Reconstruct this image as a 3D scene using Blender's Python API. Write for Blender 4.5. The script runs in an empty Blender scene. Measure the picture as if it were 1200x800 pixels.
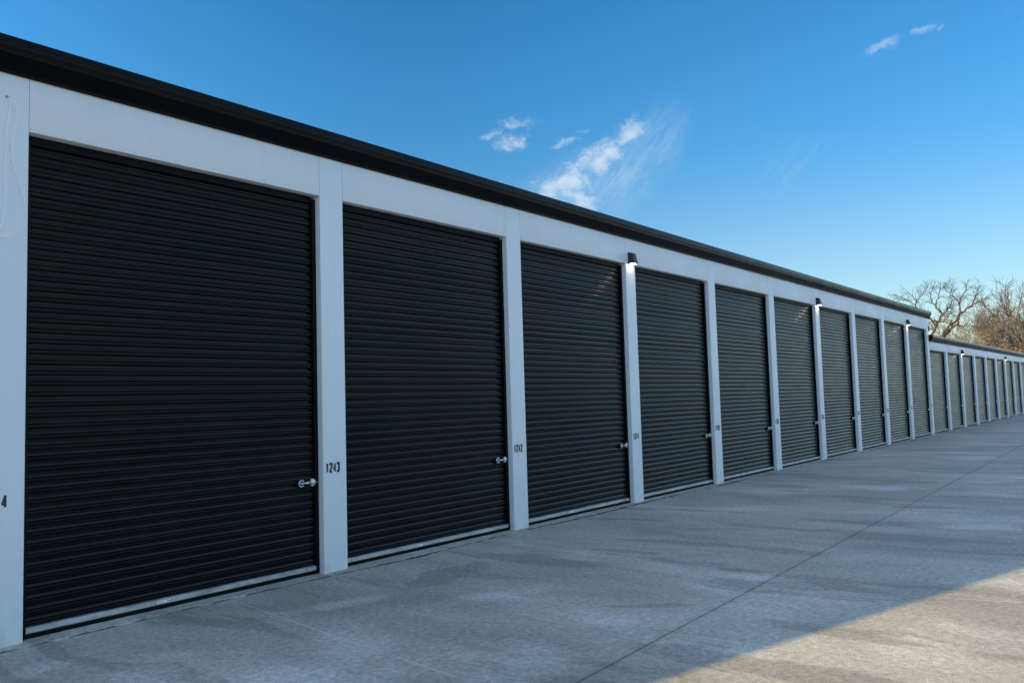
import bpy, bmesh, math, random
from mathutils import Vector, Matrix
R = math.radians
PI = math.pi
sc = bpy.context.scene
COL = sc.collection

# ------------------------------------------------------------------ measures
F_PX = 978.341                       # focal length for a 1200 px wide picture
CAM = Vector((0.0, -6.616, 1.650))
YAW, PITCH, ROLL = 0.6606, 0.0707, -0.0291
BAY, PIER_W = 3.0497, 0.2986
X0 = 2.658                           # right edge of the pier marked 1244
HEAD_Z = 3.775                       # underside of the header, tall building
EAVE_Z, GUT_TOP = 4.190, 4.425
LOW_X0, LOW_HEAD, LOW_EAVE, LOW_TOP = 33.26, 3.045, 3.36, 3.59
FIRST, LAST = -4, 10                 # piers of the tall building
LOW_LAST = 10
DEPTH = 9.0
SUN_EL, SUN_DIR2 = 9.5, Vector((-1.0, 0.294))   # the sun stands behind the building, to the left

cy, sy, cp, sp = math.cos(YAW), math.sin(YAW), math.cos(PITCH), math.sin(PITCH)
FWD = Vector((cy*cp, sy*cp, sp))
RGT = Vector((sy, -cy, 0)); UPV = RGT.cross(FWD)
_c, _s = math.cos(ROLL), math.sin(ROLL)
RGT, UPV = _c*RGT + _s*UPV, -_s*RGT + _c*UPV

def at(u, v, x):
    """the point at distance x along the drive that stands at photo position u, v"""
    d = FWD + RGT*((u-600)/F_PX) - UPV*((v-400)/F_PX)
    return CAM + d*((x-CAM.x)/d.x)

# ------------------------------------------------------------------ node helpers
class NT:
    def __init__(self, tree):
        self.t = tree; self.n = tree.nodes; self.l = tree.links
    def new(self, typ, **kw):
        n = self.n.new(typ)
        for k, v in kw.items():
            setattr(n, k, v)
        return n
    def put(self, sock, val):
        if val is None: return
        if isinstance(val, bpy.types.NodeSocket): self.l.new(val, sock)
        else: sock.default_value = val
    def math(self, op, a, b=None, c=None, clamp=False):
        n = self.new('ShaderNodeMath', operation=op, use_clamp=clamp)
        for i, v in enumerate((a, b, c)):
            self.put(n.inputs[i], v)
        return n.outputs[0]
    def noise(self, vec, scale, detail=4, rough=.55, dist=0.0):
        n = self.new('ShaderNodeTexNoise')
        self.put(n.inputs['Vector'], vec)
        n.inputs['Scale'].default_value = scale; n.inputs['Detail'].default_value = detail
        n.inputs['Roughness'].default_value = rough; n.inputs['Distortion'].default_value = dist
        return n.outputs['Fac']
    def mapping(self, vec, scale=(1,1,1), rot=(0,0,0), loc=(0,0,0)):
        n = self.new('ShaderNodeMapping'); self.put(n.inputs['Vector'], vec)
        n.inputs['Scale'].default_value = scale; n.inputs['Rotation'].default_value = rot; n.inputs['Location'].default_value = loc
        return n.outputs[0]
    def ramp(self, fac, stops, interp='LINEAR'):
        n = self.new('ShaderNodeValToRGB'); self.put(n.inputs[0], fac)
        cr = n.color_ramp; cr.interpolation = interp
        while len(cr.elements) < len(stops): cr.elements.new(.5)
        for e, (p, c) in zip(cr.elements, stops):
            e.position = p; e.color = (*c, 1) if len(c) == 3 else c
        return n.outputs[0]
    def smooth(self, v, a, b, lo=0.0, hi=1.0):
        n = self.new('ShaderNodeMapRange', interpolation_type='SMOOTHSTEP'); self.put(n.inputs[0], v)
        n.inputs[1].default_value = a; n.inputs[2].default_value = b
        n.inputs[3].default_value = lo; n.inputs[4].default_value = hi
        return n.outputs[0]
    def mix(self, fac, a, b, mode='MIX'):
        n = self.new('ShaderNodeMix', data_type='RGBA', blend_type=mode)
        self.put(n.inputs[0], fac)
        for s, v in ((n.inputs[6], a), (n.inputs[7], b)):
            if isinstance(v, (tuple, list)) and len(v) == 3: v = (*v, 1)
            self.put(s, v)
        return n.outputs[2]
    def bump(self, h, strength, dist):
        n = self.new('ShaderNodeBump'); self.put(n.inputs['Height'], h)
        n.inputs['Strength'].default_value = strength; n.inputs['Distance'].default_value = dist
        return n.outputs[0]

def material(name, color=(.5,.5,.5), rough=.5, metal=0.0, spec=.5):
    m = bpy.data.materials.new(name); m.use_nodes = True
    nt = NT(m.node_tree)
    b = m.node_tree.nodes['Principled BSDF']
    b.inputs['Base Color'].default_value = (*color, 1)
    b.inputs['Roughness'].default_value = rough
    b.inputs['Metallic'].default_value = metal
    b.inputs['Specular IOR Level'].default_value = spec
    return m, nt, b

def objco(nt): return nt.new('ShaderNodeTexCoord').outputs['Object']
def geopos(nt): return nt.new('ShaderNodeNewGeometry').outputs['Position']

# ------------------------------------------------------------------ materials
M = {}
# white painted steel
m, nt, b = material('white_paint', (.78,.79,.80), .5)
p = geopos(nt)
n1 = nt.noise(nt.mapping(p, (.9,.9,.35)), 1.3, 5)
n2 = nt.noise(nt.mapping(p, (14,14,.8)), 1.0, 3)
k = nt.math('ADD', nt.math('MULTIPLY', n1, .6), nt.math('MULTIPLY', n2, .4))
sepz = nt.new('ShaderNodeSeparateXYZ'); nt.put(sepz.inputs[0], p)
splash = nt.math('MULTIPLY', nt.smooth(sepz.outputs[2], .0, .35, 1, 0), nt.smooth(nt.noise(p, 9, 5), .45, .7))
base = nt.ramp(k, [(.3,(.67,.705,.75)), (.7,(.74,.77,.81))])
nt.put(b.inputs['Base Color'], nt.mix(nt.math('MULTIPLY', splash, .35), base, (.42,.41,.39)))
nt.put(b.inputs['Roughness'], nt.smooth(n1, .3, .7, .42, .6))
nt.put(b.inputs['Normal'], nt.bump(nt.noise(nt.mapping(p, (1,1,.5)), 2.2, 2), .12, .02))
M['white'] = m

def black_metal(name, col, r0, r1, dust=.25, spec=.5):
    m, nt, b = material(name, col, r0, spec=spec)
    p = geopos(nt)
    n1 = nt.noise(nt.mapping(p, (.6,.6,1.6)), 2.1, 6, .6)
    n2 = nt.noise(nt.mapping(p, (8,8,.9)), 1.0, 4)
    d = nt.math('MULTIPLY', nt.smooth(nt.math('ADD', nt.math('MULTIPLY', n1, .5), nt.math('MULTIPLY', n2, .5)), .46, .68), dust)
    nt.put(b.inputs['Base Color'], nt.mix(d, col, (.055,.055,.056)))
    nt.put(b.inputs['Roughness'], nt.smooth(n1, .3, .7, r0, r1))
    # sheet metal is never quite flat
    nt.put(b.inputs['Normal'], nt.bump(nt.noise(nt.mapping(p, (.8,.8,1.6)), 1.0, 2), .04, .02))
    return m
M['door'] = black_metal('black_door_paint', (.0035,.0038,.0046), .15, .24, .03, .19)
M['gutter'] = black_metal('black_gutter_paint', (.003,.0034,.0045), .24, .36, .02, .12)
M['guide'] = black_metal('black_guide_paint', (.003,.003,.004), .5, .6, .05, .12)
m, nt, b = material('rubber', (.008,.008,.008), .8, spec=.2); M['rubber'] = m
b.inputs['Specular IOR Level'].default_value = .05
m, nt, b = material('galvanised', (.42,.43,.44), .48, .55)
p = geopos(nt)
n1 = nt.noise(nt.mapping(p, (3,3,10)), 2.0, 6, .65)
nt.put(b.inputs['Base Color'], nt.ramp(n1, [(.3,(.26,.27,.28)), (.5,(.42,.43,.44)), (.72,(.56,.57,.58))]))
nt.put(b.inputs['Roughness'], nt.smooth(n1, .3, .7, .38, .62))
M['galv'] = m
m, nt, b = material('bright_steel', (.50,.50,.51), .34, 1.0); M['steel'] = m
m, nt, b = material('sticker_paper', (.75,.76,.78), .6); M['sticker'] = m
m, nt, b = material('sticker_ink', (.10,.12,.2), .6); M['ink'] = m
m, nt, b = material('number_vinyl', (.012,.012,.014), .5); M['vinyl'] = m
m, nt, b = material('cable_sheath', (.93,.93,.92), .5); M['cable'] = m
m, nt, b = material('lamp_housing', (.018,.018,.020), .45)
nt.put(b.inputs['Roughness'], nt.smooth(nt.noise(objco(nt), 14, 3), .3, .7, .35, .55)); M['lamp'] = m
m, nt, b = material('lamp_lens', (.9,.9,.85), .4)
b.inputs['Emission Color'].default_value = (1.0, .86, .62, 1); b.inputs['Emission Strength'].default_value = 9.0
M['lens'] = m
m, nt, b = material('roof_metal', (.05,.052,.055), .45, .3)
nt.put(b.inputs['Roughness'], nt.smooth(nt.noise(geopos(nt), 2, 4), .3, .7, .35, .6)); M['roof'] = m
m, nt, b = material('grey_siding', (.55,.56,.57), .5)
w = nt.new('ShaderNodeTexWave', wave_type='BANDS', bands_direction='X'); nt.put(w.inputs[0], geopos(nt)); w.inputs['Scale'].default_value = 3.2
nt.put(b.inputs['Normal'], nt.bump(w.outputs['Fac'], .5, .02)); M['siding'] = m

# worn places on the drive: x, y, heading, half lengths in metres
PALE = [(3.4,-2.6,40,1.2,.8), (2.6,-.7,10,.8,.3), (5.6,-2.0,-15,.9,.35), (4.3,-3.2,20,1.1,.7), (3.9,-2.2,60,.9,.55), (4.7,-1.1,-10,1.2,.35), (2.9,-1.5,75,.7,.5), (11.6,-1.8,-75,1.1,.6), (15.0,-2.8,-80,1.3,.9), (8.0,-5.6,-70,.9,.6), (11.3,-4.8,-70,.8,.6), (22.0,-3.0,-80,1.6,1.6)]
DARK = [(7.9,-1.9,-75,.75,.22), (7.7,-3.35,-70,.45,.16), (6.2,-1.0,10,1.2,.45), (6.0,-3.1,-50,.6,.12), (9.8,-2.4,-72,.9,.16), (12.8,-3.9,-75,.9,.3)]
# broom finished concrete
def concrete(name, joints):
    m, nt, b = material(name, (.3,.3,.3), .8, spec=.35)
    p = geopos(nt)
    s = nt.new('ShaderNodeSeparateXYZ'); nt.put(s.inputs[0], p); X, Y = s.outputs[0], s.outputs[1]
    # warp so that streaks wander
    wv = nt.new('ShaderNodeTexNoise'); nt.put(wv.inputs['Vector'], p); wv.inputs['Scale'].default_value = .5; wv.inputs['Detail'].default_value = 3
    vm = nt.new('ShaderNodeVectorMath', operation='MULTIPLY_ADD')
    nt.put(vm.inputs[0], wv.outputs['Color']); vm.inputs[1].default_value = (.9,.9,0); nt.put(vm.inputs[2], p)
    q = vm.outputs[0]
    big = nt.noise(nt.mapping(q, (1.0,.55,1), (0,0,.15)), .45, 7, .58)
    streak = nt.noise(nt.mapping(q, (1.9,.6,1), (0,0,.28)), 1.0, 7, .64)
    patch = nt.noise(nt.mapping(q, (1.5,.8,1), (0,0,-.25), (7,3,0)), .7, 8, .62)
    fine = nt.noise(nt.mapping(p, (23,20,1), (0,0,.06)), 1.0, 5, .66)
    grit = nt.noise(p, 95, 3, .8)
    t = nt.math('ADD', nt.math('MULTIPLY', big, .5), nt.math('ADD', nt.math('MULTIPLY', streak, .28), nt.math('MULTIPLY', patch, .22)))
    col = nt.ramp(t, [(.36,(.275,.258,.226)), (.45,(.345,.327,.290)), (.525,(.415,.397,.358)), (.60,(.50,.482,.44)), (.69,(.59,.575,.535))])
    # pale laitance clouds
    pale = nt.math('MULTIPLY', nt.smooth(patch, .55, .70), nt.smooth(big, .42, .6))
    col = nt.mix(nt.math('MULTIPLY', pale, .62), col, (.64,.635,.61))
    # worn darker smears with a harder edge
    smear = nt.noise(nt.mapping(q, (2.2,.42,1), (0,0,.2), (3,11,0)), .9, 5, .5)
    col = nt.mix(nt.math('MULTIPLY', nt.smooth(smear, .57, .61), .45), col, (.20,.192,.175))
    scuff = nt.noise(nt.mapping(q, (4.5,.8,1), (0,0,.35), (13,5,0)), 1.1, 6, .6)
    col = nt.mix(nt.math('MULTIPLY', nt.smooth(scuff, .58, .64), .30), col, (.56,.54,.49))
    if joints:
        def spot(x, y, ang, la, lb):
            v = nt.new('ShaderNodeVectorMath', operation='SUBTRACT'); nt.put(v.inputs[0], q); v.inputs[1].default_value = (x+.45, y+.45, 0)
            r_ = nt.mapping(v.outputs[0], rot=(0,0,-R(ang)))
            s_ = nt.new('ShaderNodeVectorMath', operation='MULTIPLY'); nt.put(s_.inputs[0], r_); s_.inputs[1].default_value = (1/la, 1/lb, 0)
            ln = nt.new('ShaderNodeVectorMath', operation='LENGTH'); nt.put(ln.inputs[0], s_.outputs[0])
            return nt.smooth(ln.outputs['Value'], .0, 1.0, 1, 0)
        rag = nt.math('MULTIPLY', nt.math('SUBTRACT', nt.noise(nt.mapping(p, (2.2,1.3,1)), 1.6, 7, .66), .5), 2.0)
        pl = None
        for a in PALE:
            w_ = spot(*a); pl = w_ if pl is None else nt.math('MAXIMUM', pl, w_)
        col = nt.mix(nt.smooth(nt.math('ADD', pl, rag), 0.35, 1.05, 0, .42), col, (.63,.635,.625))
        dk = None
        for a in DARK:
            w_ = spot(*a); dk = w_ if dk is None else nt.math('MAXIMUM', dk, w_)
        col = nt.mix(nt.smooth(nt.math('ADD', dk, nt.math('MULTIPLY', rag, .6)), .42, .62, 0, .38), col, (.17,.163,.15))
    g = nt.math('ADD', nt.math('MULTIPLY', fine, .42), nt.math('MULTIPLY', grit, .58))
    col = nt.mix(1.0, col, nt.ramp(g, [(.36,(.50,.50,.50)), (.5,(1.04,1.04,1.04)), (.62,(1.52,1.52,1.50))]), 'MULTIPLY')
    hgt = nt.math('ADD', nt.math('MULTIPLY', fine, .6), nt.math('MULTIPLY', grit, .6))
    if joints:
        # long saw cut
        wob = nt.math('MULTIPLY', nt.math('SUBTRACT', nt.noise(p, 1.2, 2), .5), .02)
        d = nt.math('ABSOLUTE', nt.math('ADD', nt.math('SUBTRACT', Y, nt.math('MULTIPLY_ADD', X, .0185, -3.875)), wob))
        cut = nt.smooth(d, .003, .008, 1, 0)
        halo = nt.math('MULTIPLY', nt.smooth(d, .0, .07, 1, 0), .14)
        col = nt.mix(halo, col, (.16,.155,.15))
        col = nt.mix(nt.math('MULTIPLY', cut, .72), col, (.035,.035,.035))
        # pale cross joints on either side of it
        left = nt.math('GREATER_THAN', Y, nt.math('MULTIPLY_ADD', X, .0185, -3.875))
        yy = nt.math('ADD', Y, 3.7)
        dl = None
        for xk, sl, side in ((3.75,.15,1), (20.6,.3,1), (27.0,.3,1), (13.2,.2,1), (6.98,-.27,0), (10.56,-.27,0), (14.0,-.2,0), (18.4,-.2,0)):
            dd = nt.math('ABSOLUTE', nt.math('SUBTRACT', nt.math('ADD', X, wob), nt.math('MULTIPLY_ADD', yy, sl, xk)))
            ln = nt.smooth(dd, .004, .014, 1, 0)
            ln = nt.math('MULTIPLY', ln, left if side else nt.math('SUBTRACT', 1.0, left))
            dl = ln if dl is None else nt.math('MAXIMUM', dl, ln)
        brk = nt.smooth(nt.noise(p, 2.3, 4), .38, .55, .05, .75)
        col = nt.mix(nt.math('MULTIPLY', dl, brk), col, (.62,.61,.58))
        hgt = nt.math('SUBTRACT', hgt, nt.math('MULTIPLY', cut, 3.0))
    nt.put(b.inputs['Base Color'], col)
    nt.put(b.inputs['Roughness'], nt.smooth(t, .35, .7, .62, .85))
    nt.put(b.inputs['Normal'], nt.bump(hgt, .45, .006))
    return m
M['apron'] = concrete('broomed_concrete', True)
M['slab'] = concrete('slab_concrete', False)
m, nt, b = material('crack_dirt', (.05,.048,.044), .95, spec=.1)
nt.put(b.inputs['Base Color'], nt.ramp(nt.noise(geopos(nt), 22, 5), [(.35,(.025,.024,.022)), (.6,(.075,.07,.062))])); M['dirt'] = m
m, nt, b = material('dry_grass_ground', (.2,.16,.09), .95, spec=.1)
p = geopos(nt)
nt.put(b.inputs['Base Color'], nt.ramp(nt.noise(p, .35, 8, .65), [(.3,(.085,.068,.052)), (.5,(.165,.132,.104)), (.7,(.24,.195,.155))]))
nt.put(b.inputs['Normal'], nt.bump(nt.noise(p, 6, 6, .7), .8, .08)); M['field'] = m

def bark(name, dark, light):
    m, nt, b = material(name, dark, .9, spec=.15)
    p = objco(nt)
    nt.put(b.inputs['Base Color'], nt.ramp(nt.noise(nt.mapping(p, (2.2,2.2,.6)), 2.0, 6, .65), [(.35, dark), (.65, light)]))
    return m
M['oak_bark'] = bark('oak_bark', (.022,.021,.025), (.056,.052,.058))
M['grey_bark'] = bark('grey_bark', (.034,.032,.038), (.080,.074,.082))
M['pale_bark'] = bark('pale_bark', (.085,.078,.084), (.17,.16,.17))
m, nt, b = material('dead_leaf', (.25,.11,.04), .8, spec=.15)
oi = nt.noise(objco(nt), 1.1, 5, .7)
nt.put(b.inputs['Base Color'], nt.ramp(oi, [(.3,(.085,.042,.02)), (.5,(.16,.078,.034)), (.7,(.23,.125,.058))])); M['leaf'] = m

# ------------------------------------------------------------------ mesh helpers
class MB:
    def __init__(self): self.v = []; self.f = []; self.m = []
    def quad(self, *pts, mi=0):
        i = len(self.v); self.v += [tuple(p) for p in pts]; self.f.append(tuple(range(i, i+len(pts)))); self.m.append(mi)
    def box(self, a, c, mi=0):
        (x0,y0,z0), (x1,y1,z1) = a, c
        i = len(self.v)
        self.v += [(x0,y0,z0),(x1,y0,z0),(x1,y1,z0),(x0,y1,z0),(x0,y0,z1),(x1,y0,z1),(x1,y1,z1),(x0,y1,z1)]
        for q in ((0,3,2,1),(4,5,6,7),(0,1,5,4),(1,2,6,5),(2,3,7,6),(3,0,4,7)):
            self.f.append(tuple(i+k for k in q)); self.m.append(mi)
    def bbox(self, a, c, r=.004, seg=2, mi=0):
        """a box with rounded edges"""
        bm = bmesh.new(); bmesh.ops.create_cube(bm, size=1)
        for v in bm.verts:
            v.co = Vector([(a[k]+c[k])/2 + v.co[k]*(c[k]-a[k]) for k in range(3)])
        bmesh.ops.bevel(bm, geom=bm.edges[:], offset=r, segments=seg, affect='EDGES', profile=.5)
        self.add_bm(bm, mi)
    def add_bm(self, bm, mi=0):
        i = len(self.v); bm.verts.index_update()
        self.v += [tuple(v.co) for v in bm.verts]
        for f in bm.faces:
            self.f.append(tuple(i+v.index for v in f.verts)); self.m.append(mi)
        bm.free()
    def extrude_x(self, prof, x0, x1, closed=True, caps=True, mi=0):
        """prof: (y, z) points, run along x"""
        n = len(prof); i = len(self.v)
        for x in (x0, x1): self.v += [(x, y, z) for y, z in prof]
        for k in range(n if closed else n-1):
            a, c = k, (k+1) % n
            self.f.append((i+a, i+n+a, i+n+c, i+c)); self.m.append(mi)
        if caps and closed:
            self.f.append(tuple(i+k for k in range(n))); self.m.append(mi)
            self.f.append(tuple(i+n+k for k in reversed(range(n)))); self.m.append(mi)
    def tube(self, pts, rad, sides=6, mi=0, cap=True):
        pts = [Vector(p) for p in pts]; rings = []; n = len(pts)
        if not hasattr(rad, '__len__'): rad = [rad]*n
        t0 = (pts[1]-pts[0]).normalized()
        a = t0.orthogonal().normalized()
        for k in range(n):
            t = (pts[min(k+1,n-1)]-pts[max(k-1,0)]).normalized()
            a = (a - t*a.dot(t))
            a = a.normalized() if a.length > 1e-6 else t.orthogonal().normalized()
            bb = t.cross(a); i = len(self.v)
            for j in range(sides):
                an = 2*PI*j/sides
                self.v.append(tuple(pts[k] + (a*math.cos(an)+bb*math.sin(an))*rad[k]))
            rings.append(i)
        for k in range(n-1):
            for j in range(sides):
                j2 = (j+1) % sides
                self.f.append((rings[k]+j, rings[k]+j2, rings[k+1]+j2, rings[k+1]+j)); self.m.append(mi)
        if cap:
            self.f.append(tuple(rings[0]+j for j in reversed(range(sides)))); self.m.append(mi)
            self.f.append(tuple(rings[-1]+j for j in range(sides))); self.m.append(mi)
    def build(self, name, mats, parent=None, loc=None, smooth=None, origin=None):
        """one mesh object; origin = where its own origin stands (vertices are given in the same space)"""
        o0 = Vector(origin) if origin is not None else Vector((0,0,0))
        me = bpy.data.meshes.new(name)
        me.from_pydata([tuple(Vector(v)-o0) for v in self.v], [], self.f)
        for mt in (mats if isinstance(mats, (list, tuple)) else [mats]): me.materials.append(mt)
        if len(me.materials) > 1: me.polygons.foreach_set('material_index', self.m)
        me.validate(); me.update()
        if smooth is not None:
            me.shade_smooth() if smooth >= 180 else me.set_sharp_from_angle(angle=R(smooth))
            if smooth < 180:
                me.polygons.foreach_set('use_smooth', [True]*len(me.polygons)); me.set_sharp_from_angle(angle=R(smooth))
        o = bpy.data.objects.new(name, me); COL.objects.link(o)
        o.location = loc if loc is not None else o0
        if parent is not None:
            o.parent = parent
            if loc is None: o.location = o0
        return o

def empty(name, loc, label, cat, group=None):
    o = bpy.data.objects.new(name, None); COL.objects.link(o); o.location = loc
    o.empty_display_size = .3
    tag(o, label, cat, group); return o
def tag(o, label=None, cat=None, group=None, kind=None):
    if label: o['label'] = label
    if cat: o['category'] = cat
    if group: o['group'] = group
    if kind: o['kind'] = kind
    return o
def children(o): return [c for c in list(COL.objects) if c.parent == o]
def copy_tree(o, parent=None, loc=None):
    c = o.copy(); COL.objects.link(c)
    if parent is not None: c.parent = parent
    if loc is not None: c.location = loc
    for ch in children(o): copy_tree(ch, c)
    return c

# ------------------------------------------------------------------ lettering
def arc(cx, cy, rx, ry, a0, a1, n=7):
    return [(cx+rx*math.cos(R(a0+(a1-a0)*k/n)), cy+ry*math.sin(R(a0+(a1-a0)*k/n))) for k in range(n+1)]
# centre lines of narrow heavy figures in a cell 1 wide and 2.6 high
DIG = {
 '0': [arc(.5,2.1,.5,.5,0,180)+arc(.5,.5,.5,.5,180,360)+[(1,2.1)]],
 '1': [[(.12,2.08),(.55,2.32),(.55,2.6)],[(.55,2.6),(.55,0)]],
 '2': [arc(.5,2.1,.5,.5,180,-20)+[(.90,1.55),(.10,.35),(.0,0)],[(-.02,0),(1.05,0)]],
 '3': [arc(.5,2.1,.5,.5,170,-20)+arc(.5,1.72,.42,.32,-10,-80)[1:]+[(.42,1.40)], [(.42,1.40)]+arc(.5,.86,.5,.5,60,0)+arc(.5,.5,.5,.5,0,-170)],
 '4': [[(.78,0),(.78,2.6)],[(.78,2.6),(.0,.72),(.0,.58)],[(-.05,.60),(1.12,.60)]],
 '5': [[(1.0,2.6),(.08,2.6),(.05,1.45)]+arc(.5,1.15,.5,.42,140,0)+arc(.5,.5,.5,.5,0,-170)],
 '6': [arc(.5,2.1,.5,.5,10,180)+arc(.5,.5,.5,.5,180,360)+arc(.5,1.05,.5,.5,0,170)],
 '7': [[(0,2.6),(1,2.6),(.95,2.3),(.4,0)]],
 '8': [arc(.5,2.1,.46,.5,-90,270,14), arc(.5,.8,.5,.8,-90,270,14)],
 '9': [arc(.5,.5,.5,.5,190,360)+arc(.5,2.1,.5,.5,0,180)+arc(.5,1.55,.5,.5,180,350)]}
def text_mesh(name, body, height, width, mat, parent, loc):
    """flat vinyl figures on the wall face (faces -y)"""
    mb = MB(); cell = width/len(body); ww = cell*.52; hs = height/2.6; th = cell*.235
    for i, ch in enumerate(body):
        x0 = -width/2 + cell*i + cell*.24
        for li, ln in enumerate(DIG[ch]):
            P = [Vector((x0+x*ww, 0, th*.9 + z*hs*(1-1.9*th/height))) for x, z in ln]
            L, Rr = [], []
            for k, p in enumerate(P):
                a = (p-P[k-1]).normalized() if k else None
                b = (P[k+1]-p).normalized() if k < len(P)-1 else None
                a, b = a or b, b or a
                na, nb = Vector((-a.z,0,a.x)), Vector((-b.z,0,b.x)); n_ = (na+nb)
                n_ = n_.normalized() if n_.length > .2 else na
                sc_ = min(1.6, 1/max(.4, n_.dot(na)))
                wx = th*sc_*((.55 if li else .8) if ch == '4' else 1)
                L.append(p+n_*wx); Rr.append(p-n_*wx)
            off = Vector((0, -.0004*li, 0))
            for k in range(len(P)-1): mb.quad(Rr[k]+off, Rr[k+1]+off, L[k+1]+off, L[k]+off)
    return mb.build(name, mat, parent, loc)

# ------------------------------------------------------------------ roll-up door
REC = .092                            # how far the curtain sits behind the wall face
# one rib of the curtain: a deep narrow groove, then two shallow rounded swells with a seam between them
def rib_profile():
    pts = [(.000,.0), (.0085,.0), (.0105,.30)]
    n = 24
    for k in range(n+1):
        t = k/n; z = .0125 + .0645*t
        o = .44 + .56*math.sqrt(max(0, 1-((t-.5)/.55)**2))       # one rounded swell
        o -= .36*math.exp(-((t-.52)/.058)**2)                      # with a seam pressed along its middle
        pts.append((z, o))
    return pts + [(.0788,.30), (.0803,.0)][:1]
RIB = rib_profile()
def door_proto(parent, W, H, loc):
    """local origin: bottom left corner of the opening, on the wall face"""
    rnd = random.Random(int(H*1000))
    mb = MB(); pitch = .0803
    rt = random.Random(77); tilt = [rt.gauss(0,.055)+.05*math.sin(q*.9) for q in range(80)]
    z0, z1 = .085, H-.055
    n = int((z1-z0)/pitch)
    prof = []
    d = .026
    for k in range(n+1):
        z = z0 + k*pitch
        for dz, out in RIB:
            zz = z+dz; out = out*(1+tilt[k]*(dz-.045)/.032)
            if zz < z1: prof.append((REC + d*(1-out), zz))
    prof.append((REC+d, z1))
    xs = [.012, W*.25, W*.5, W*.75, W-.012]
    i0 = 0
    for x in xs:
        for (y, z) in prof:
            wob = .0012*math.sin(x*1.3+z*1.1)
            mb.v.append((x, y+wob, z))
    m_ = len(prof)
    for a in range(len(xs)-1):
        for k in range(m_-1):
            mb.f.append((a*m_+k, (a+1)*m_+k, (a+1)*m_+k+1, a*m_+k+1)); mb.m.append(0)
    door = mb.build('roll_up_door', M['door'], parent, loc, smooth=62)
    # side guides: black steel angles the curtain runs in
    for sgn in (0, 1):
        g = MB()
        if sgn == 0: g.bbox((.001, REC-.022, .012), (.045, REC-.004, H-.03), .003); g.box((.001, REC-.004, .012), (.009, .17, H-.03))
        else:        g.bbox((W-.045, REC-.022, .012), (W-.001, REC-.004, H-.03), .003); g.box((W-.009, REC-.004, .012), (W-.001, .17, H-.03))
        g.build('guide_rail', M['guide'], door)
    # hood over the roll and head seal
    h = MB(); h.bbox((.046, REC-.004, H-.070), (W-.046, REC+.016, H-.004), .003)
    h.build('head_seal', M['guide'], door)
    # bottom bar, rubber astragal
    bb = MB(); y = REC-.006
    bb.extrude_x([(y,.047),(y-.012,.047),(y-.020,.055),(y-.020,.083),(y-.012,.0905),(y+.022,.094),(y+.022,.047)], .047, W-.047)
    bb.bbox((W-.17, y-.0285, .056), (W-.055, y-.0205, .084), .002)
    for x in (W*.2, W*.365, W*.8):
        bb.tube([(x, y-.020, .068), (x, y-.0245, .068)], .006, 8)
    bar = bb.build('bottom_bar', M['galv'], door)
    ru = MB(); ru.extrude_x([(y+.015,.046),(y-.008,.046),(y-.012,.030),(y-.006,.012),(y+.012,.012)], .047, W-.047)
    ru.build('bottom_seal', M['rubber'], door)
    st = MB(); sx = W*.385
    st.box((sx, y-.0215, .059), (sx+.085, y-.0204, .081))
    for k in range(3): st.box((sx+.01, y-.0222, .0635+k*.005), (sx+.04+.02*(k%2), y-.0216, .0655+k*.005), 1)
    st.box((sx+.105, y-.0215, .060), (sx+.15, y-.0204, .079)); st.box((sx+.112, y-.0222, .064), (sx+.143, y-.0216, .075), 1)
    st.build('warning_sticker', [M['sticker'], M['ink']], door)
    # slide latch: two bright keepers, a bolt and the ring pull
    lt = MB(); lz = .905; yy = REC-.003
    lt.bbox((W-.265, yy-.006, lz-.030), (W-.050, yy, lz+.030), .002, mi=1)
    lt.tube([(W-.235, yy-.022, lz), (W-.03, yy-.022, lz)], .0095, 10)
    for cx in (W-.218, W-.085):
        pts = [(cx+.030*math.cos(a), yy-.024-.004*math.sin(a), lz+.030*math.sin(a)) for a in [R(-150)+R(300)*k/18*(1) for k in range(19)]]
        if cx < W-.15: pts = [(2*cx-p_[0], p_[1], p_[2]) for p_ in pts]; lt.tube([(q[0], q[1], q[2]) for q in pts], .0085, 8)
        else: lt.tube(pts, .0105, 8)
    lt.bbox((W-.107, yy-.040, lz-.026), (W-.062, yy-.010, lz+.026), .006)
    lt.bbox((W-.168, yy-.036, lz-.012), (W-.135, yy-.008, lz+.012), .004)
    lt.build('latch', [M['steel'], M['guide']], door, smooth=40)
    return door

# ------------------------------------------------------------------ a storage block
def pier_proto(parent, H, base):
    mb = MB(); mb.bbox((-PIER_W, 0, .0), (0, .20, H-.002), .006, 3)
    return mb.build('pier', M['white'], parent, base, smooth=35)

def gutter_profile(ze, zt):
    return [(.02, zt), (-.118, zt), (-.125, zt-.004), (-.125, zt-.052), (-.128, zt-.060), (-.129, zt-.074), (-.125, zt-.084),
            (-.116, ze+.105), (-.020, ze+.012), (-.014, ze-.012), (-.004, ze-.012), (-.004, ze+.02), (.02, ze+.02)]

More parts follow.
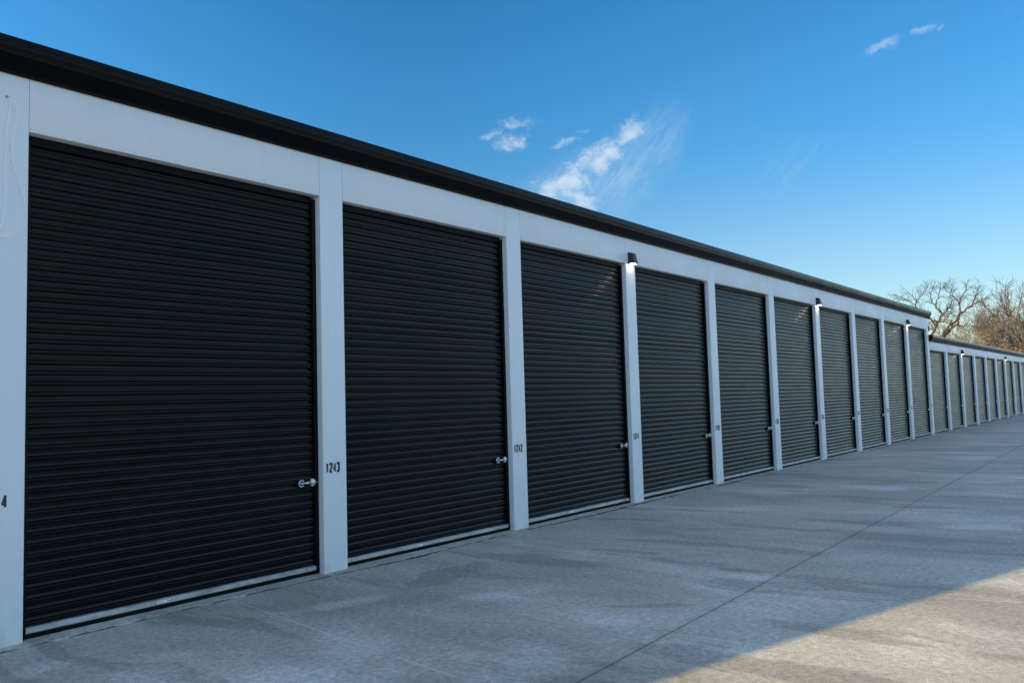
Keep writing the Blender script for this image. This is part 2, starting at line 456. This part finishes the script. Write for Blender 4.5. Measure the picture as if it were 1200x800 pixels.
def block(name, label, x_first, n_first, n_last, head, eave, top, base, first_door, xl, xr):
    root = empty(name, base, label, 'storage building')
    B = Vector(base)
    def rel(x, y, z): return Vector((x, y, z)) - B
    # wall shell behind the bays
    mb = MB(); mb.bbox((xl, .205, 0), (xr, DEPTH, eave-.01), .01); mb.build('wall', M['siding'], root, rel(0,0,0))
    # floor slab: its rough front edge shows before the doors
    rnd = random.Random(5)
    mb = MB(); n = int((xr-xl)/.07); lo = []
    for k in range(n+1):
        x = xl+(xr-xl)*k/n
        lo.append((x, -.085+rnd.uniform(-.016,.016)+.018*math.sin(x*1.7)+.014*math.sin(x*.6+1), .010+rnd.uniform(-.004,.003)))
    for k in range(n):
        a, c = lo[k], lo[k+1]
        mb.quad(a, c, (c[0], .204, .0135), (a[0], .204, .0135))
        mb.quad((a[0], a[1]-.006, -.03), (c[0], c[1]-.006, -.03), c, a)
    mb.build('floor_slab', M['slab'], root, rel(0,0,0), smooth=30)
    # roof, two shallow slopes
    mb = MB(); rz = top-.03
    mb.extrude_x([(.025, rz), (.025, eave+.03), (DEPTH/2, eave+.03), (DEPTH+.1, eave+.03), (DEPTH+.1, rz), (DEPTH/2, rz+.33)], xl-.02, xr+.0)
    mb.build('roof', M['roof'], root, rel(0,0,0))
    # gutter with end caps
    mb = MB(); pr = gutter_profile(eave, top)
    mb.extrude_x(pr, xl-.02, xr, caps=False)
    x = xl + 3.0
    gt = mb.build('gutter', M['gutter'], root, rel(0,0,0), smooth=30)
    for x, w in ((xl-.026, .0055), (xr+.0005, .0055)):
        e = MB(); pc = [(y+(-.006 if y < .0 else .004), z+(.006 if z > (eave+top)/2 else -.006)) for y, z in pr]
        pc = [(.024, top+.006), (-.131, top+.006), (-.131, top-.05), (-.139, top-.056), (-.139, top-.078), (-.122, eave+.10), (-.022, eave-.02), (.024, eave-.02)]
        e.extrude_x(pc, x, x+w); e.build('end_cap', M['gutter'], gt)
    xj = xl + 6.1                                      # lapped joints of the gutter lengths
    while xj < xr-1:
        e = MB(); e.extrude_x([(y-(.0022 if y < 0 else 0), z+(.0015 if z > top-.01 else 0)) for y, z in pr], xj, xj+.035)
        e.build('lap_joint', M['gutter'], gt, smooth=30); xj += 6.1
    # piers
    pp = None
    for k in range(n_first, n_last+1):
        loc = rel(x_first+BAY*k, 0, 0)
        if pp is None: pp = pier_proto(root, eave, loc)
        else:
            c = pp.copy(); COL.objects.link(c); c.parent = root; c.location = loc
        yield_piers.setdefault(name, []).append((k, pp if len(yield_piers.get(name, [])) == 0 else c))
    # header panels
    W = BAY-PIER_W
    hp = None
    for k in range(n_first, n_last):
        loc = rel(x_first+BAY*k, 0, 0)
        if hp is None:
            mb = MB()
            mb.bbox((.003, .0015, head), (W-.003, .20, eave-.002), .005, 2)
            hp = mb.build('header_panel', M['white'], root, loc, smooth=35)
        else:
            c = hp.copy(); COL.objects.link(c); c.parent = root; c.location = loc
    # doors
    dp = None
    for k in range(first_door, n_last):
        loc = rel(x_first+BAY*k, 0, 0)
        if dp is None: dp = door_proto(root, W, head, loc)
        else: copy_tree(dp, root, loc)
    # plain infill where no door is needed
    for k in range(n_first, first_door):
        mb = MB(); mb.bbox((.003, .06, .0), (W-.003, .20, head-.003), .005); mb.build('infill_panel', M['white'], root, rel(x_first+BAY*k,0,0))
    return root
yield_piers = {}
xl = X0 + BAY*FIRST - PIER_W
xr = X0 + BAY*LAST
tall = block('tall_storage_building', 'tall white storage block in front with ten wide black roll-up doors', X0, FIRST, LAST, HEAD_Z, EAVE_Z, GUT_TOP, (X0-PIER_W/2, 0, 0), -1, xl, xr)
low = block('low_storage_building', 'lower white storage block beyond the tall one with small black roll-up doors', LOW_X0, 0, LOW_LAST, LOW_HEAD, LOW_EAVE, LOW_TOP, (LOW_X0, 0, 0), 0, LOW_X0-.08, LOW_X0+BAY*LOW_LAST)
# the first pier of the low block would stand inside the tall one's last pier
for k, o in yield_piers['low_storage_building']:
    if k == 0: bpy.data.objects.remove(o)
for k, o in yield_piers['tall_storage_building']:
    if k >= 0:
        t = text_mesh('unit_number', str(1244-k), .105, .186, M['vinyl'], o, (-PIER_W/2-(.058 if k == 0 else .030), -.0022, .985))
        t['label'] = 'black number %d on the white pier' % (1244-k)

# ------------------------------------------------------------------ wall lights
def wall_light(loc, label, group='black wall lights over the doors', src=None):
    if src is None:
        root = empty('wall_light', loc, label, 'wall light', group)
        mb = MB(); w0, w1, h = .058, .073, .180
        pts = []
        # wedge shaped hood: shallow at the top, deeper and a little wider below
        bm = bmesh.new()
        c = [(-w0,0,h), (w0,0,h), (w0,-.070,h-.01), (-w0,-.070,h-.01), (-w1,0,0), (w1,0,0), (w1,-.112,.0), (-w1,-.112,.0)]
        vs = [bm.verts.new(p) for p in c]
        for q in ((0,3,2,1), (4,5,6,7), (0,1,5,4), (1,2,6,5), (2,3,7,6), (3,0,4,7)): bm.faces.new([vs[i] for i in q])
        bmesh.ops.recalc_face_normals(bm, faces=bm.faces[:])
        bmesh.ops.bevel(bm, geom=bm.edges[:], offset=.006, segments=2, affect='EDGES', profile=.5)
        mb.add_bm(bm)
        mb.build('housing', M['lamp'], root, smooth=35)
        mb = MB(); mb.bbox((-.064, -.004, -.010), (.064, -.0005, h+.007), .001); mb.build('back_plate', M['lamp'], root)
        mb = MB(); mb.bbox((-.048, -.088, -.006), (.048, -.022, -.0005), .005); mb.build('lens', M['lens'], root, smooth=35)
        return root
    c = copy_tree(src, None, loc); c['label'] = label
    return c
def px(k): return X0 + BAY*k - PIER_W/2
def lx(k): return LOW_X0 + BAY*k - PIER_W/2
L0 = wall_light((px(3), -.0002, 3.775), 'black wedge wall light on the tall block, nearest, above pier 1241')
wall_light((px(6), -.0002, 3.775), 'black wedge wall light on the tall block, second from the near end', src=L0)
wall_light((px(9), -.0002, 3.775), 'black wedge wall light on the tall block, last before its far end', src=L0)
wall_light((lx(2), -.0002, 3.05), 'black wedge wall light on the low block, nearer to the tall block', src=L0)
wall_light((lx(6), -.0002, 3.05), 'black wedge wall light on the low block, farther from the tall block', src=L0)
# flood light on the end wall of the tall block
fl = empty('flood_light', (xr+.0002, .10, 3.86), 'small black flood light on the far corner of the tall block above the low roof', 'flood light')
mb = MB(); mb.tube([(0,0,0), (.05,0,-.02), (.10,0,-.03)], .02, 8); mb.build('bracket', M['lamp'], fl)
mb = MB(); mb.bbox((.06,-.12,-.13), (.16,.10,.06), .015); mb.build('housing', M['lamp'], fl, smooth=35)

# ------------------------------------------------------------------ loose cable on the first pier
def smoothline(pts, n=6):
    out = []
    P = [Vector(p) for p in pts]
    for i in range(len(P)-1):
        p0, p1, p2, p3 = P[max(i-1,0)], P[i], P[i+1], P[min(i+2,len(P)-1)]
        for k in range(n):
            t = k/n
            out.append(.5*((2*p1)+(p2-p0)*t+(2*p0-5*p1+4*p2-p3)*t*t+(3*p1-p0-3*p2+p3)*t**3))
    out.append(P[-1]); return out
mb = MB()
w1 = [(2.504,.004,4.003),(2.510,-.020,4.012),(2.535,-.028,3.975),(2.566,-.020,3.925),(2.572,-.014,3.87),(2.552,-.012,3.77),(2.536,-.011,3.66),(2.552,-.012,3.50),(2.592,-.014,3.37),(2.634,-.012,3.22),(2.640,-.012,3.11),(2.608,-.012,3.00),(2.54,-.014,2.955),(2.47,-.014,2.95),(2.43,-.012,3.0),(2.44,-.010,3.1)]
w2 = [(2.506,.004,4.000),(2.508,-.016,3.99),(2.522,-.014,3.95),(2.510,-.010,3.84),(2.500,-.010,3.70),(2.492,-.010,3.50),(2.497,-.012,3.28),(2.495,-.012,3.17),(2.470,-.012,3.03),(2.44,-.010,2.97)]
mb.tube(smoothline(w1), .0032, 6); mb.tube(smoothline(w2), .0032, 6)
cab = mb.build('loose_cable', M['cable'], origin=(2.504, 0, 4.003), smooth=180)
tag(cab, 'thin loose white cable looped from a small hole high in pier 1244', 'cable')
mb = MB(); mb.tube([(2.504,-.0015,4.003),(2.504,.001,4.003)], .010, 10); mb.build('hole', M['vinyl'], cab, loc=(-2.504,0,-4.003))

# ------------------------------------------------------------------ ground
mb = MB(); s = 900
mb.quad((-s,-s,-.06),(s,-s,-.06),(s,s,-.06),(-s,s,-.06)); g = mb.build('ground', M['field']); tag(g, kind='structure')
mb = MB(); mb.box((-24,-15,-.3),(110,.02,.0)); g = mb.build('driveway', M['apron']); tag(g, kind='structure')
# dirt line in the joint between drive and floor slab
rnd = random.Random(9); mb = MB(); x = xl
pts = []
while x < LOW_X0+BAY*LOW_LAST:
    pts.append(x); x += rnd.uniform(.03,.09)
base = lambda x: -.085+.018*math.sin(x*1.7)+.014*math.sin(x*.6+1)
ws = [max(.001, .045*max(0,math.sin(x*1.3+1.4*math.sin(x*.9)))*rnd.uniform(.2,1.4)+rnd.uniform(-.004,.008)) for x in pts]
for k in range(len(pts)-1):
    a, c = pts[k], pts[k+1]
    mb.quad((a, base(a)-.012-ws[k], .004), (c, base(c)-.012-ws[k+1], .004), (c, base(c)+.02, .004), (a, base(a)+.02, .004))
g = mb.build('joint_dirt', M['dirt']); tag(g, kind='structure')

# ------------------------------------------------------------------ bare trees
def grow(mb, p, d, length, r, depth, rnd, wig, up, minr, spread, sides=None, step=None):
    """one limb and what grows from it"""
    n = max(3, int(length/(step or .55)))
    pts, rad = [p.copy()], [r]; q = p.copy(); dd = d.normalized()
    for k in range(n):
        j = Vector((rnd.gauss(0,1), rnd.gauss(0,1), rnd.gauss(0,1)))*wig
        dd = (dd + j + Vector((0,0,up))).normalized()
        q = q + dd*(length/n)
        pts.append(q.copy()); rad.append(max(minr, r*(1-.72*(k+1)/n)))
    mb.tube(pts, rad, sides or (6 if r > .12 else 4 if r > .05 else 3), cap=False)
    if depth > 0:
        side_twigs(mb, pts, rad, length, depth, rnd, wig, up, minr, spread)
def side_twigs(mb, pts, rad, length, depth, rnd, wig, up, minr, spread, start=.25, count=None):
    n = len(pts)-1
    nb = count or (rnd.randint(3,5) if depth > 1 else rnd.randint(3,6))
    for b_ in range(nb):
        t = start + (1-start)*(b_+rnd.random()*.8)/nb
        k = min(n-1, int(t*n)); pp = pts[k].lerp(pts[k+1], t*n-k)
        ax = (pts[k+1]-pts[k]).normalized()
        a = rnd.uniform(0, 2*PI); o = ax.orthogonal().normalized(); o = o*math.cos(a)+ax.cross(o)*math.sin(a)
        nd = (ax + o*rnd.uniform(.6,1.2)*spread).normalized()
        grow(mb, pp, nd, length*rnd.uniform(.38,.66), max(minr, rad[k]*rnd.uniform(.45,.65)), depth-1, rnd, wig, up, minr, spread)
def limb_px(mb, line, x, r0, r1, rnd, jit, depth, tl, wig=.22, up=.03, minr=.022, spread=1.0, count=6, start=.15):
    dx = [0]
    for _ in line[1:]: dx.append(dx[-1]+rnd.uniform(-jit,jit))
    pts = [at(u, v, x+d) for (u, v), d in zip(line, dx)]
    pts = smoothline(pts, 4)
    for k in range(1, len(pts)-1): pts[k] = pts[k] + Vector((rnd.gauss(0,.05), rnd.gauss(0,.05), rnd.gauss(0,.05)))
    n = len(pts); rad = [r0+(r1-r0)*(k/(n-1))**.8 for k in range(n)]
    mb.tube(pts, rad, 7, cap=False)
    if depth: side_twigs(mb, pts, rad, tl, depth, rnd, wig, up, minr, spread, start, count)
    return pts

# the gnarled oak behind the low roof
XO = 115.0; rnd = random.Random(21)
ob = at(1101, 400, XO); obase = Vector((ob.x, ob.y, -.06))
oak = empty('bare_oak_tree', obase, 'bare gnarled tree with thick dark forking limbs beside the tall roof end', 'tree')
mb = MB(); mb.tube(smoothline([obase, obase+Vector((0,0,2.5)), at(1100,425,XO), at(1101,408,XO), at(1102,396,XO)]), [.75-.35*k/24 for k in range(25)], 10)
mb.build('trunk', M['oak_bark'], oak, origin=obase, loc=(0,0,0), smooth=180)
mb = MB()
OL = [([(1100,402),(1093,392),(1097,384),(1099,378),(1104,368),(1098,362),(1097,355),(1100,345),(1102,338)], .30,.06),
      ([(1102,371),(1109,364),(1113,358),(1117,351)], .16,.06), ([(1100,377),(1093,376),(1088,379)], .12,.05),
      ([(1097,384),(1090,372),(1080,366),(1073,358),(1074,352),(1067,346),(1062,340)], .18,.05), ([(1074,352),(1079,347),(1084,341),(1087,336)], .10,.04),
      ([(1073,358),(1064,352),(1056,348),(1050,346)], .09,.03), ([(1098,362),(1092,352),(1091,343),(1094,336)], .12,.04),
      ([(1102,402),(1105,392),(1112,382),(1121,375),(1124,370),(1125,360),(1122,352),(1117,347),(1110,342),(1106,335)], .30,.05),
      ([(1124,370),(1130,364),(1139,357),(1143,348),(1146,340),(1149,334)], .19,.05), ([(1125,360),(1126,350),(1130,342),(1133,333)], .14,.04),
      ([(1103,402),(1108,393),(1116,384),(1122,380),(1124,371)], .24,.14), ([(1122,381),(1130,382),(1138,381),(1146,384)], .08,.03),
      ([(1117,347),(1115,340),(1112,333)], .08,.03), ([(1139,357),(1146,354),(1151,350)], .09,.03), ([(1098,378),(1108,375),(1114,366),(1116,360)], .09,.03)]
for ln, r0, r1 in OL:
    limb_px(mb, ln, XO, r0*.68, r1*.6, rnd, .9, 2, 2.0, wig=.24, up=.03, minr=.014, spread=1.05, count=15)
o_ = mb.build('crown', M['oak_bark'], oak, origin=obase, loc=(0,0,0))

# the leaning tree at the right edge
XR_ = 105.0; rnd = random.Random(4)
rb = at(1200, 412, XR_); rbase = Vector((rb.x, rb.y-.3, -.06))
rt = empty('bare_maple_tree', rbase, 'bare tree with long straight limbs fanning left at the right edge', 'tree')
mb = MB(); mb.tube(smoothline([rbase, rbase+Vector((0,.05,2.2)), at(1199,420,XR_), at(1197,408,XR_)]), [.55-.25*k/18 for k in range(19)], 10)
mb.build('trunk', M['grey_bark'], rt, origin=rbase, loc=(0,0,0), smooth=180)
mb = MB()
RL = [([(1197,412),(1194,398),(1184,390),(1175,382),(1168,373),(1161,366),(1156,360),(1152,353)], .26,.05),
      ([(1194,398),(1190,390),(1189,382),(1182,370),(1178,362),(1172,352),(1166,345)], .19,.04),
      ([(1197,410),(1198,386),(1190,374),(1182,364),(1176,354),(1172,347)], .20,.05), ([(1184,366),(1181,352),(1178,341),(1178,334)], .10,.03),
      ([(1176,383),(1168,380),(1160,382),(1150,386)], .09,.03), ([(1196,402),(1198,384),(1203,370),(1209,355)], .20,.05),
      ([(1190,374),(1194,362),(1196,350),(1198,342)], .12,.03), ([(1197,405),(1206,390),(1216,376),(1226,362)], .20,.05)]
for ln, r0, r1 in RL:
    limb_px(mb, ln, XR_, r0*.75, r1*.7, rnd, .8, 2, 2.5, wig=.10, up=.05, minr=.013, spread=.75, count=14)
mb.build('crown', M['grey_bark'], rt, origin=rbase, loc=(0,0,0))

# shrubby oak that kept its brown leaves
XB = 98.0; rnd = random.Random(8)
bb_ = at(1186, 410, XB); bbase = Vector((bb_.x, bb_.y, -.06)); cz = at(1190, 409, XB).z
bo = empty('brown_leaf_tree', bbase, 'low tree still holding orange brown leaves above the low roof', 'tree')
mb = MB(); mb.tube(smoothline([bbase, bbase+Vector((.1,0,2.4)), Vector((bb_.x,bb_.y,cz))]), [.22-.12*k/12 for k in range(13)], 7)
for k in range(16):
    a = rnd.uniform(0,2*PI); grow(mb, Vector((bb_.x,bb_.y,3+rnd.random()*3)), Vector((math.cos(a),math.sin(a),.5)), 2.3, .07, 1, rnd, .15, .02, .02, .9)
mb.build('trunk', M['oak_bark'], bo, origin=bbase, loc=(0,0,0))
mb = MB()
clumps = []
for k in range(70):
    a = rnd.uniform(0,2*PI); rr = 2.6*math.sqrt(rnd.random()); hh = rnd.uniform(-2.8, 1.9)*(1-.32*(rr/2.6)**2)
    clumps.append((Vector((rr*math.cos(a), rr*math.sin(a)*1.05, hh)), rnd.uniform(.3,.75)))
cc = Vector((bb_.x, bb_.y, cz-1.3))
for c, r_ in clumps:
    for k in range(60):
        v = Vector((rnd.gauss(0,1), rnd.gauss(0,1), rnd.gauss(0,.8)))*r_*.55
        q = cc + c + v; n_ = Vector((rnd.gauss(0,1), rnd.gauss(0,1), rnd.gauss(0,1))).normalized(); t_ = n_.orthogonal().normalized(); s_ = rnd.uniform(.05,.10)
        w_ = n_.cross(t_)
        mb.quad(q-t_*s_, q-w_*s_*.6, q+t_*s_, q+w_*s_*.6)
mb.build('crown', M['leaf'], bo, origin=bbase, loc=(0,0,0))

# paler, finer trees behind
def thin_tree(u, v, x, H, seed, mat, label):
    rnd = random.Random(seed); b0 = at(u, v, x); base = Vector((b0.x, b0.y, -.06))
    root = empty('bare_thin_tree', base, label, 'tree', 'thin bare trees far behind the low block')
    mb = MB(); pts = [base]; q = base.copy(); dd = Vector((0,0,1))
    for k in range(8):
        dd = (dd+Vector((rnd.gauss(0,.07), rnd.gauss(0,.07), 0))).normalized(); q = q+dd*H*.55/8; pts.append(q.copy())
    rad = [.17*H/10*(1-.6*k/8) for k in range(9)]
    mb.tube(pts, rad, 7); mb.build('trunk', mat, root, origin=base, loc=(0,0,0), smooth=180)
    mb = MB()
    for b_ in range(13):
        t = .3+.7*(b_+rnd.random())/13; k = min(7, int(t*8)); a = rnd.uniform(0,2*PI)
        d = Vector((math.cos(a)*.75, math.sin(a)*.75, rnd.uniform(.6,1.5)))
        grow(mb, pts[k].lerp(pts[k+1], t*8-k if t*8-k < 1 else .9), d, H*rnd.uniform(.28,.48), rad[k]*.5, 3, rnd, .12, .05, .016, .85, step=.7)
    mb.build('crown', mat, root, origin=base, loc=(0,0,0))
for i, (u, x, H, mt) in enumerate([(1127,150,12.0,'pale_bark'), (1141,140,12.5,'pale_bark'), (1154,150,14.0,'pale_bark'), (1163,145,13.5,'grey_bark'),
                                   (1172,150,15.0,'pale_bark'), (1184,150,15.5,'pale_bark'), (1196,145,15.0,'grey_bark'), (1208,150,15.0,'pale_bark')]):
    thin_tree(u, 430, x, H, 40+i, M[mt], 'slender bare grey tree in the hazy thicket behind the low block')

# ------------------------------------------------------------------ camera
cam = bpy.data.cameras.new('camera'); co = bpy.data.objects.new('camera', cam); COL.objects.link(co)
cam.sensor_fit = 'HORIZONTAL'; cam.sensor_width = 36; cam.lens = F_PX/1200*36; cam.clip_start = .05; cam.clip_end = 4000
Mx = Matrix((RGT, UPV, -FWD)).transposed().to_4x4(); Mx.translation = CAM
co.matrix_world = Mx
sc.camera = co

# ------------------------------------------------------------------ sun, sky, clouds
el = R(SUN_EL); s2 = SUN_DIR2.normalized()
sdir = Vector((s2.x*math.cos(el), s2.y*math.cos(el), math.sin(el)))
sl = bpy.data.lights.new('sun', 'SUN'); sl.energy = 5.0; sl.angle = R(.4); sl.color = (.98,.70,.27)
so = bpy.data.objects.new('sun', sl); COL.objects.link(so); so.rotation_euler = sdir.to_track_quat('Z','Y').to_euler(); so.location = (0,0,30)

wd = bpy.data.worlds.new('World'); sc.world = wd; wd.use_nodes = True
nt = NT(wd.node_tree); bg = wd.node_tree.nodes['Background']
sky = nt.new('ShaderNodeTexSky', sky_type='NISHITA'); sky.sun_disc = False
sky.sun_elevation = el; sky.sun_rotation = math.atan2(s2.x, s2.y)
sky.altitude = 200; sky.air_density = 1.0; sky.dust_density = .1; sky.ozone_density = 3.0
tc = nt.new('ShaderNodeTexCoord'); D = tc.outputs['Generated']
sp_ = nt.new('ShaderNodeSeparateXYZ'); nt.put(sp_.inputs[0], D)
# clouds are laid out by compass bearing and height above the horizon, in degrees
az = nt.math('MULTIPLY', nt.math('ARCTAN2', sp_.outputs[1], sp_.outputs[0]), -57.2958*.96)
elv = nt.math('MULTIPLY', nt.math('ARCSINE', sp_.outputs[2]), 57.2958)
cb = nt.new('ShaderNodeCombineXYZ'); nt.put(cb.inputs[0], az); nt.put(cb.inputs[1], elv); CP = cb.outputs[0]
wn = nt.new('ShaderNodeTexNoise'); nt.put(wn.inputs['Vector'], CP); wn.inputs['Scale'].default_value = .8; wn.inputs['Detail'].default_value = 6; wn.inputs['Roughness'].default_value = .6
wa = nt.new('ShaderNodeVectorMath', operation='MULTIPLY_ADD'); nt.put(wa.inputs[0], wn.outputs['Color']); wa.inputs[1].default_value = (1.5,1.1,0); nt.put(wa.inputs[2], CP)
CW = wa.outputs[0]
def blob(a, e, ang, la, lb, pw=1.0):
    """soft ellipse: bearing, height, tilt, half lengths in degrees"""
    v = nt.new('ShaderNodeVectorMath', operation='SUBTRACT'); nt.put(v.inputs[0], CW); v.inputs[1].default_value = (-a*.96+.75, e+.55, 0)
    r_ = nt.mapping(v.outputs[0], rot=(0,0,-R(ang)))
    s_ = nt.new('ShaderNodeVectorMath', operation='MULTIPLY'); nt.put(s_.inputs[0], r_); s_.inputs[1].default_value = (1/la, 1/lb, 0)
    ln = nt.new('ShaderNodeVectorMath', operation='LENGTH'); nt.put(ln.inputs[0], s_.outputs[0])
    return nt.smooth(ln.outputs['Value'], 0, 1, pw, 0)
def most(*a):
    r_ = a[0]
    for b_ in a[1:]: r_ = nt.math('MAXIMUM', r_, b_)
    return r_
puff = nt.noise(nt.mapping(CW, (.8,1.15,1), (0,0,-.3)), 1.05, 9, .64)
wa2 = nt.new('ShaderNodeVectorMath', operation='MULTIPLY_ADD'); nt.put(wa2.inputs[0], wn.outputs['Color']); wa2.inputs[1].default_value = (.45,.35,0); nt.put(wa2.inputs[2], CP)
wisp = nt.noise(nt.mapping(nt.mapping(wa2.outputs[0], rot=(0,0,-R(50))), (.45,1.7,1)), .9, 9, .66)
body = most(blob(34.1,14.2,30,5.0,2.3), blob(32.9,13.4,36,3.4,2.0,.9), blob(31.4,16.2,28,3.4,1.7), blob(29.1,17.7,30,2.2,1.4,.9), blob(37.4,17.5,8,2.2,.85,.9))
small = most(blob(37.0,18.7,4,3.0,.75,.8), blob(38.9,17.9,25,1.5,.7,.75), blob(33.6,17.3,10,1.8,.6,.85), blob(32.3,17.95,12,1.0,.5,.8), blob(38.2,14.9,10,1.6,.6,.6))
veil_m = most(blob(29.9,15.0,46,5.6,3.0), blob(27.4,16.9,58,4.0,2.6,.7), nt.math('MULTIPLY', blob(34.1,14.2,30,5.5,2.7), .8))
far_m = most(blob(12.9,20.9,20,2.2,.62), blob(10.5,21.4,6,1.1,.5,.95), blob(9.6,21.35,25,.6,.4,.7))
pf = nt.math('MULTIPLY', nt.math('SUBTRACT', puff, .5), 2.3)
a1 = nt.math('MULTIPLY', nt.smooth(nt.math('ADD', body, pf), .12, 1.35), nt.smooth(body, .0, .2))
a1b = nt.math('MULTIPLY', nt.smooth(nt.math('ADD', small, pf), .32, 1.2, 0, .6), nt.smooth(small, .0, .2))
a2 = nt.math('MULTIPLY', veil_m, nt.smooth(wisp, .28, .80, .06, .52))
a2b = nt.math('MULTIPLY', blob(18.9,14.8,40,3.0,1.6), nt.smooth(wisp, .42, .75, 0, .25))
a3 = nt.math('MULTIPLY', nt.smooth(nt.math('ADD', far_m, nt.math('MULTIPLY', pf, .6)), .30, 1.15, 0, .48), nt.smooth(far_m, 0, .2))
al = nt.math('MULTIPLY', most(a1, a1b, a2, a2b, a3), .74, clamp=True)
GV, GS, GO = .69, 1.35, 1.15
SKY_FILL = (2.6, 2.8, 3.0)  # whitish colour of the added sky fill
CLOUD = (2.6, 2.9, 3.2)
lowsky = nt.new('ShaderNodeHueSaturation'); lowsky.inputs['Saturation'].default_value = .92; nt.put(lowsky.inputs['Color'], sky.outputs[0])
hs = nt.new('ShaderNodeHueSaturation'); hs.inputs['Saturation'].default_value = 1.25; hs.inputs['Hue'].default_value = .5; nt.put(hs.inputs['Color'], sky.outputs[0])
al = nt.math('MULTIPLY', al, nt.smooth(sp_.outputs[2], .02, .08))
# fill added for walls and drive: unseen overhead and southern sky made brighter, whiter
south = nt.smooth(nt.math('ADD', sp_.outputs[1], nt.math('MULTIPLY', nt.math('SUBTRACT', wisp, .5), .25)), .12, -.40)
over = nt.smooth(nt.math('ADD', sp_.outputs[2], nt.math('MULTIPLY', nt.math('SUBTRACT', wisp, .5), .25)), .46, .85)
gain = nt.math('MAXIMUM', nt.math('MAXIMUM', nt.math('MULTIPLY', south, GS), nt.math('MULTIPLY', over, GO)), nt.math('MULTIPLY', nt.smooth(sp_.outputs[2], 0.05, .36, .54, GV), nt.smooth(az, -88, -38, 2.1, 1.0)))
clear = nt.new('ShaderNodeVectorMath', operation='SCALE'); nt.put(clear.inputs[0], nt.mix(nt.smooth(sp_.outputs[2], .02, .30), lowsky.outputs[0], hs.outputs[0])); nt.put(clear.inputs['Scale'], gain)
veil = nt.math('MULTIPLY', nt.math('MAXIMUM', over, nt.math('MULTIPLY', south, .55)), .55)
colr = nt.mix(al, nt.mix(veil, clear.outputs[0], SKY_FILL), CLOUD)
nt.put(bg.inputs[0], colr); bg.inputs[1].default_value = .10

sc.view_settings.view_transform = 'Standard'; sc.view_settings.look = 'None'
sc.view_settings.exposure = 1.6; sc.view_settings.gamma = 1.0; sc.view_settings.use_curve_mapping = False
sc.cycles.use_denoising = True
sc.cycles.max_bounces = 8
